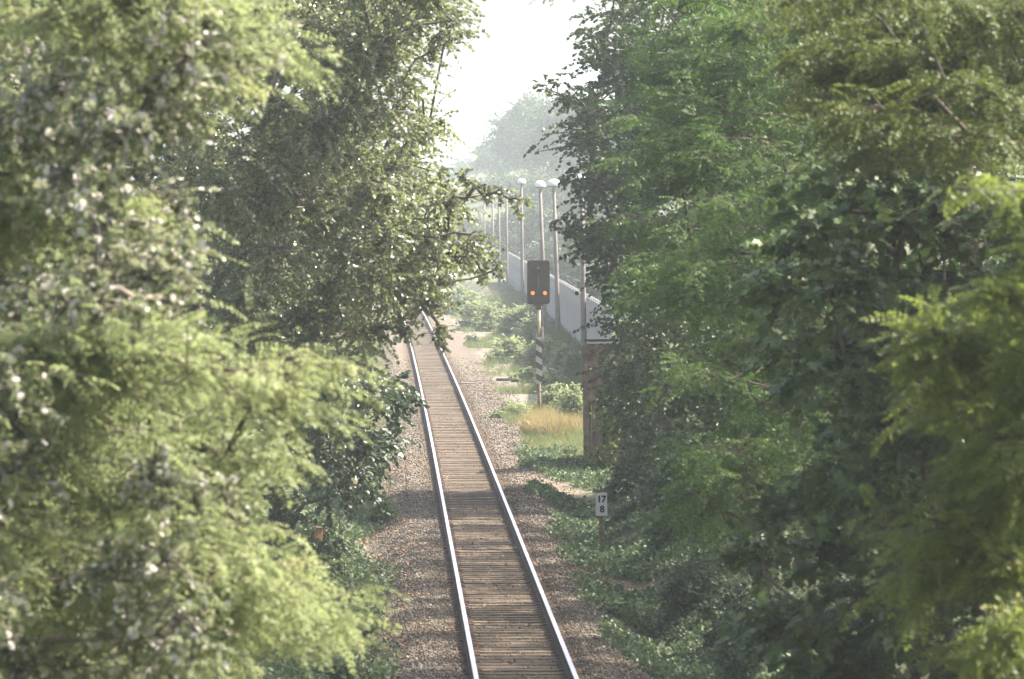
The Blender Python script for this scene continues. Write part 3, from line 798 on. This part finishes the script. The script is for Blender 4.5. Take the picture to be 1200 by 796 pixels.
def build_signal():
    d = 194.0; s = d / F
    base = P(632, 490, d); base[2] = float(gz(base[0], d))
    root = empty('railway_signal', tuple(base)); root.rotation_euler = (0, math.radians(-.35), 0)
    tag(root, 'dark railway signal board with two amber lights on a striped mast', 'railway signal')
    z = lambda py: H - (py - VY) * s - base[2]
    bm = bmesh.new(); lathe(bm, [(.062, -.1), (.062, z(449)), (.05, z(449) + .01), (.05, z(362))], 14)
    bm_obj('mast', bm, M['mast_rust'], root, True)
    bm = bmesh.new(); lathe(bm, [(.064, z(396)), (.064, z(362))], 14)
    bm_obj('mast_sleeve', bm, M['mast'], root, True)
    bm = bmesh.new(); lathe(bm, [(.25, -.12), (.25, .10), (.2, .16)], 16); bm_obj('base', bm, M['concrete'], root)
    # striped plate
    w = .20; z0, z1 = z(450), z(395)
    bm = bmesh.new(); box(bm, 0, -.075, (z0 + z1) / 2, w, .012, z1 - z0, 0, 0)
    n = 8; hh = (z1 - z0) / n; sl = .12
    for k in range(0, n, 2):
        zb = z0 + k * hh + hh * .5
        pts = [(-w / 2, zb + sl / 2), (w / 2, zb - sl / 2), (w / 2, zb + hh - sl / 2), (-w / 2, zb + hh + sl / 2)]
        pts = [(x, min(max(q, z0), z1)) for x, q in pts]
        f = bm.faces.new([bm.verts.new((x, -.084, q)) for x, q in pts]); f.material_index = 1
    plate = bm_obj('mast_plate', bm, [M['stripe_white'], M['stripe_black']], root)
    for sx in (-1, 1):
        bm = bmesh.new(); box(bm, sx * .13, 0, z(391), .10 if sx < 0 else .06, .12, .42, .01); bm_obj('junction_box', bm, M['stripe_white'] if sx > 0 else M['pole'], root)
    # board
    W, Hh = 26.5 * s, 51.5 * s; cz = z(331)
    bm = bmesh.new(); rounded_board(bm, W, Hh, .05, .10, cz)
    # raised rim
    bd = bm_obj('signal_board', bm, M['signal_black'], root)
    bm = bmesh.new(); box(bm, 0, .12, cz - .05, W * .62, .2, Hh * .8, .03); bm_obj('lamp_housing', bm, M['signal_black'], root)
    bm = bmesh.new(); box(bm, 0, .0, z(359.5), .15, .14, .22, .02); box(bm, 0, 0, z(357.5), .34, .10, .06, .01); bm_obj('bracket', bm, M['dark_iron'], root)
    def ring(px, py, r, mat_on, name, em):
        cx = (px - 630) * s; c = z(py)
        bm = bmesh.new(); seg = 18
        # hood: half-open tube pointing at the driver
        rin = [bm.verts.new((cx + r * 1.25 * math.cos(a), -.025, c + r * 1.25 * math.sin(a))) for a in [math.radians(-10 + 200 * k / seg) for k in range(seg + 1)]]
        rout = [bm.verts.new((cx + r * 1.25 * math.cos(a), -.16, c + r * 1.25 * math.sin(a))) for a in [math.radians(-10 + 200 * k / seg) for k in range(seg + 1)]]
        for k in range(seg): bm.faces.new((rin[k], rin[k + 1], rout[k + 1], rout[k]))
        bmesh.ops.solidify(bm, geom=bm.faces[:], thickness=.006)
        h = bm_obj('lamp_hood', bm, M['signal_black'], root)
        bm = bmesh.new(); bmesh.ops.create_circle(bm, cap_ends=True, radius=r, segments=24)
        for v in bm.verts: v.co = Vector((cx + v.co.x, -.030 - .02 * (1 - (v.co.length / r) ** 2), c + v.co.y))
        l = bm_obj(name, bm, mat_on, root)
        return l
    l1 = ring(623.2, 343.5, .064, M['amber'], 'signal_light', True)
    l2 = ring(637.6, 343.5, .064, M['amber'], 'signal_light', True)
    for px, py in ((623.2, 322), (637.6, 322)):
        pass
    l = ring(630, 318.5, .06, M['signal_black'], 'signal_light', False); l['label'] = 'unlit centre light'
    # small pale triangle mark near the top of the board
    bm = bmesh.new(); t = [(-.055, z(315)), (.055, z(315)), (0, z(311.5))]
    a = [bm.verts.new((x, -.031, q)) for x, q in t]; b = [bm.verts.new((x, -.026, q)) for x, q in t]
    bm.faces.new(a); bm.faces.new(b[::-1])
    for k in range(3): bm.faces.new((a[k], b[k], b[(k + 1) % 3], a[(k + 1) % 3]))
    bm_obj('board_mark', bm, M['mast_rust'], root)
    bm = bmesh.new(); box(bm, 0, -.031, z(329), .018, .008, .5); bm_obj('board_seam', bm, M['mast_rust'], root)
build_signal()

def build_sign():
    d = 125.0; s = d / F
    X = (705.5 - VX) * s; zb = float(gz(X, d))
    root = empty('kilometre_sign', (X, d, zb)); tag(root, 'small white sign reading 17 over 8 on a brown post', 'sign')
    root.rotation_euler = (0, math.radians(-.8), math.radians(6))
    z = lambda py: H - (py - VY) * s - zb
    bm = bmesh.new(); box(bm, 0, 0, (z(584) - .1) / 2, .085, .07, z(584) + .1, .008); bm_obj('post', bm, M['post_wood'], root)
    w, h = 13.5 * s, 27 * s; cz = z(591.5)
    bm = bmesh.new(); rounded_board(bm, w, h, .025, .012, cz); o = bm_obj('sign_plate', bm, M['sign_white'], root); o.location = (0, -.055, 0)
    text_mesh('lettering', '17', .20, M['sign_ink'], o, (0, -.0155, cz + h * .22), .008)
    text_mesh('lettering', '8', .20, M['sign_ink'], o, (.01, -.0155, cz - h * .22), .008)
build_sign()

# ------------------------------------------------------------------ lamp posts
def build_lamps():
    g = 'lamp posts along the fence'
    data = [  # x at head, x at foot, head y, depth, radius of head px, label
        (649, 654.5, 217, 281, 8.0, 'front lamp post with the widest white mushroom head, right of signal'),
        (633, 639, 218.5, 293, 6.8, 'lamp post rising directly behind the signal board'),
        (611, 612.5, 214.5, 372, 5.2, 'lamp post standing alone left of the signal board'),
        (682, 684.5, 212, 240, 8.6, 'thick lamp post above the wooden shed, head among leaves'),
        (593.5, 594, 226, 435, 4.6, 'first of the far lamp posts seen through overhanging twigs'),
        (584.5, 585, 228, 478, 4.3, 'second of the far lamp posts, thin and pale behind the twigs'),
        (577, 578, 230, 530, 3.9, 'third far lamp post, very faint in haze'),
        (567.5, 568, 232, 590, 3.6, 'farthest and faintest lamp post beside the overhanging tree')]
    for hx, fx, hy, d, hr, label in data:
        s = d / F; X = (fx - VX) * s; zb = float(gz(X, d)); R = hr * s
        root = empty('lamp_post', (X, d, zb)); tag(root, label, 'lamp post', g)
        hz = H - (hy - VY) * s - zb; dxh = (hx - fx) * s
        bm = bmesh.new(); lathe(bm, [(.135, -.2), (.13, .1), (.105, hz * .5), (.075, hz - .1)], 12)
        for v in bm.verts: v.co.x += dxh * max(v.co.z, 0) / hz
        bm_obj('pole', bm, M['pole'], root, True)
        bm = bmesh.new(); lathe(bm, [(R * .28, -.30), (R * .32, -.12), (R * .85, -.08), (R * .95, .0)], 20, 0, (dxh, 0, hz)); gl = bm_obj('lamp_glass', bm, M['lamp_glass'], root, True)
        bm = bmesh.new(); lathe(bm, [(R * .97, -.03), (R, .01), (R * .97, .10), (R * .8, .20), (R * .5, .27), (R * .15, .30)], 22, 0, (dxh, 0, hz)); bm_obj('lamp_cap', bm, M['lamp_white'], root, True)
build_lamps()

# ------------------------------------------------------------------ concrete fence
def build_fence():
    p0 = np.array((8.26, 212.0)); p1 = np.array((10.6, 505.0)); n = 98
    root = empty('concrete_fence', (p0[0], p0[1], 0)); tag(root, 'long pale concrete panel fence behind the lamp posts', 'fence')
    step = (p1 - p0) / n; rz = math.atan2(step[1], step[0]); Lp = float(np.linalg.norm(step))
    bmp = bmesh.new(); box(bmp, 0, 0, 1.1, .16, .16, 2.9, .015); mp = bpy.data.meshes.new('post'); bmp.to_mesh(mp); bmp.free(); mp.materials.append(M['concrete'])
    bmq = bmesh.new()
    for k in range(9):
        w = (Lp - .17) / 9
        box(bmq, .085 + (k + .5) * w, 0, 1.16, w - .09, .10, 2.46, .0)
    box(bmq, Lp / 2, .045, 1.15, Lp - .18, .025, 2.36, 0); box(bmq, Lp / 2, -.0, 2.435, Lp - .18, .12, .09, .01)
    mq = bpy.data.meshes.new('panel'); bmesh.ops.recalc_face_normals(bmq, faces=bmq.faces); bmq.to_mesh(mq); bmq.free(); mq.materials.append(M['concrete'])
    fp = bpy.data.objects.new('post', mp); fq = bpy.data.objects.new('panel', mq)
    for k in range(n + 1):
        q = p0 + step * k
        o = fp if k == 0 else fp.copy(); COL.objects.link(o); o.parent = root
        zz = .92
        o.location = (q[0] - p0[0], q[1] - p0[1], zz); o.rotation_euler = (0, 0, rz)
        if k < n:
            o = fq if k == 0 else fq.copy(); COL.objects.link(o); o.parent = root
            o.location = (q[0] - p0[0], q[1] - p0[1], zz - .02); o.rotation_euler = (0, 0, rz)
build_fence()

# ------------------------------------------------------------------ wooden shed
def build_shed():
    d = 157.0; s = d / F
    x0 = (689 - VX) * s; w = 2.4; dep = 2.4; zb = float(gz(x0 + .5, d)) - .1; top = H - (403 - VY) * s - zb
    root = empty('wooden_shed', (x0, d, zb)); tag(root, 'weathered brown plank shed half hidden under the tall dark tree', 'shed')
    root.rotation_euler = (0, math.radians(-.8), math.radians(-5))
    bm = bmesh.new(); x = 0.0
    while x < w - .05:                                # vertical boards, uneven
        bw = random.uniform(.10, .17); bw = min(bw, w - x)
        hh = top - .62 - random.uniform(0, .06)
        box(bm, x + bw / 2, random.uniform(-.012, .012), hh / 2, bw - .014, .03, hh, 0); x += bw
    for k in range(5):                                # lying boards under the eave
        box(bm, w / 2, -.02 + random.uniform(-.008, .008), top - .56 + k * .125, w + .02, .032, .115, 0)
    bm_obj('front_wall', bm, M['shed_wood'], root)
    for xx in (-.03, w + .03):
        bm = bmesh.new(); y = 0.03
        while y < dep:
            bw = random.uniform(.10, .17); box(bm, xx, y + bw / 2, (top - .1) / 2, .03, bw - .012, top - .1, 0); y += bw
        bm_obj('side_wall', bm, M['shed_wood'], root)
    bm = bmesh.new(); box(bm, w / 2, dep, (top - .1) / 2, w, .04, top - .1); bm_obj('back_wall', bm, M['shed_wood'], root)
    bm = bmesh.new(); box(bm, -.03, -.045, top / 2 - .05, .15, .10, top + .0, .01); bm_obj('corner_post', bm, M['shed_wood'], root)
    bm = bmesh.new(); box(bm, w / 2, dep / 2 + .05, top + .06, w + .10, dep + .16, .04, .01, 0, __import__('mathutils').Matrix.Rotation(math.radians(-2), 3, 'X')); bm_obj('roof', bm, M['felt'], root)
build_shed()

# ------------------------------------------------------------------ small trackside things
def rusty_box():
    d = 111.0; s = d / F; X = (368 - VX) * s; zb = float(gz(X, d))
    root = empty('trackside_box', (X, d, zb)); tag(root, 'small rusty orange box on an iron post among leaves', 'trackside box')
    root.rotation_euler = (0, math.radians(4), math.radians(28))
    zc = H - (626 - VY) * s - zb
    bm = bmesh.new(); box(bm, 0, 0, zc, .19, .14, .25, .012); bm_obj('box_body', bm, M['rust_box'], root)
    bm = bmesh.new(); box(bm, 0, -.01, zc + .13, .20, .16, .02, .005, 0, __import__('mathutils').Matrix.Rotation(math.radians(12), 3, 'X')); bm_obj('lid', bm, M['dark_iron'], root)
    bm = bmesh.new(); box(bm, .09, .03, (zc - .1) / 2, .06, .06, zc + .1, .005); bm_obj('post', bm, M['dark_iron'], root)
    d = 113.0; s = d / F; X = (398 - VX) * s; zb = float(gz(X, d)); ht = H - (607 - VY) * s - zb
    root = empty('stake', (X, d, zb)); tag(root, 'thin bare wooden stake standing right of the rusty box', 'stake')
    bm = bmesh.new(); lathe(bm, [(.022, -.1), (.02, ht * .6), (.015, ht), (.004, ht + .04)], 8)
    bm_obj('shaft', bm, M['stake'], root)
    # marker peg by the golden grass
    d = 163.0; s = d / F; X = (664 - VX) * s; zb = float(gz(X, d)); ht = H - (529 - VY) * s - zb
    root = empty('marker_peg', (X, d, zb)); tag(root, 'short dark wooden peg in weeds below the golden grass', 'peg')
    bm = bmesh.new(); box(bm, 0, 0, ht / 2 - .05, .08, .07, ht + .1, .01); bm_obj('shaft', bm, M['mast_rust'], root)
    bm = bmesh.new(); box(bm, 0, 0, ht + .02, .12, .10, .04, .008); bm_obj('cap', bm, M['dark_iron'], root)
rusty_box()

def slabs():
    def put(name, label, cat, px, py, w, dd, h, mat, rz=0, lift=0, bev=.015):
        d = 7.2 * F / (py - VY)
        for _ in range(3):
            X = (px - VX) * d / F; zb = float(gz(X, d)); d = (H - zb) * F / (py - VY)
        bm = bmesh.new(); box(bm, 0, 0, h / 2 - .03, w, dd, h, bev)
        for v in bm.verts: v.co += Vector((random.uniform(-.01, .01), random.uniform(-.01, .01), random.uniform(-.008, .008)))
        o = bm_obj(name, bm, M[mat]); o.location = (X, d, zb + lift); o.rotation_euler = (0, 0, rz); tag(o, label, cat)
    put('concrete_slab', 'pale flat concrete slab beside the right rail', 'slab', 547, 450, .56, .7, .08, 'pole', .05)
    put('timber_beam', 'dark timber beam lying on the yard gravel', 'beam', 590, 447, .60, .22, .16, 'sleeper', .04)
    put('cable_box', 'nearer of two brown cable boxes on the gravel strip', 'cable box', 571.5, 400, .34, .5, .26, 'sleeper', .1)
    put('cable_box', 'farther of two brown cable boxes on the gravel strip', 'cable box', 571, 379, .34, .5, .26, 'sleeper', -.1)
    d = 228.0; X = (621 - VX) * d / F; zb = float(gz(X, d))
    bm = bmesh.new(); bmesh.ops.create_icosphere(bm, subdivisions=3, radius=1)
    for v in bm.verts:
        n = 1 + .22 * (float(vnoise(v.co.x * 2 + 5, v.co.y * 2 + v.co.z * 1.7, 8)) - .5)
        v.co = Vector((v.co.x * .36 * n, v.co.y * .4 * n, v.co.z * .30 * n + .08))
    o = bm_obj('boulder', bm, M['rock'], None, True); o.location = (X, d, zb); tag(o, 'grey brown boulder beside the striped part of the mast', 'boulder')
slabs()

# ------------------------------------------------------------------ haze, light, camera
HZ_TOP = 62.0
bm = bmesh.new(); box(bm, 0, 1050, (HZ_TOP - 5) / 2, 3000, 3400, HZ_TOP + 5)
hm = bpy.data.materials.new('haze'); hm.use_nodes = True; nt = hm.node_tree; nt.nodes.clear()
vo = nt.nodes.new('ShaderNodeVolumePrincipled'); vo.inputs['Color'].default_value = (.80, .92, 1.0, 1); vo.inputs['Density'].default_value = .00029; vo.inputs['Anisotropy'].default_value = .25
ou = nt.nodes.new('ShaderNodeOutputMaterial'); nt.links.new(vo.outputs[0], ou.inputs['Volume'])
hz = bm_obj('haze', bm, hm); tag(hz, 'pale summer haze hanging over the track', 'haze', kind='stuff')

to_sun = Vector((.72, .26, .86)).normalized()
sun = bpy.data.lights.new('sun', 'SUN'); sun.energy = 4.6; sun.angle = math.radians(.6); sun.color = (1, .90, .76)
so = bpy.data.objects.new('sun', sun); COL.objects.link(so); so.rotation_euler = to_sun.to_track_quat('Z', 'Y').to_euler()
w = bpy.data.worlds.new('World'); S.world = w; w.use_nodes = True; nt = w.node_tree
sk = nt.nodes.new('ShaderNodeTexSky'); sk.sky_type = 'NISHITA'; sk.sun_disc = False
sk.sun_elevation = math.asin(to_sun.z); sk.sun_rotation = math.atan2(to_sun.x, to_sun.y); sk.dust_density = 7.0; sk.air_density = .7; sk.ozone_density = 1.0
bg = nt.nodes['Background']; bg.inputs['Strength'].default_value = .125; nt.links.new(sk.outputs[0], bg.inputs['Color'])

cam = bpy.data.cameras.new('camera'); cam.lens = 200; cam.sensor_width = 36; cam.clip_end = 6000; cam.clip_start = .5
cam.dof.use_dof = True; cam.dof.focus_distance = 190; cam.dof.aperture_fstop = 5.6
co = bpy.data.objects.new('camera', cam); COL.objects.link(co); co.location = (0, 0, H)
co.rotation_euler = (math.radians(90) - math.atan((398 - VY) / F), 0, -math.atan((600 - VX) / F))
S.camera = co

S.view_settings.view_transform = 'Standard'; S.view_settings.look = 'None'; S.view_settings.gamma = 1; S.view_settings.use_curve_mapping = False
S.view_settings.exposure = 1.92
c = S.cycles
c.max_bounces = 7; c.diffuse_bounces = 3; c.glossy_bounces = 2; c.transmission_bounces = 3; c.volume_bounces = 1; c.transparent_max_bounces = 4
c.use_denoising = True; c.caustics_reflective = False; c.caustics_refractive = False
c.sample_clamp_indirect = 6
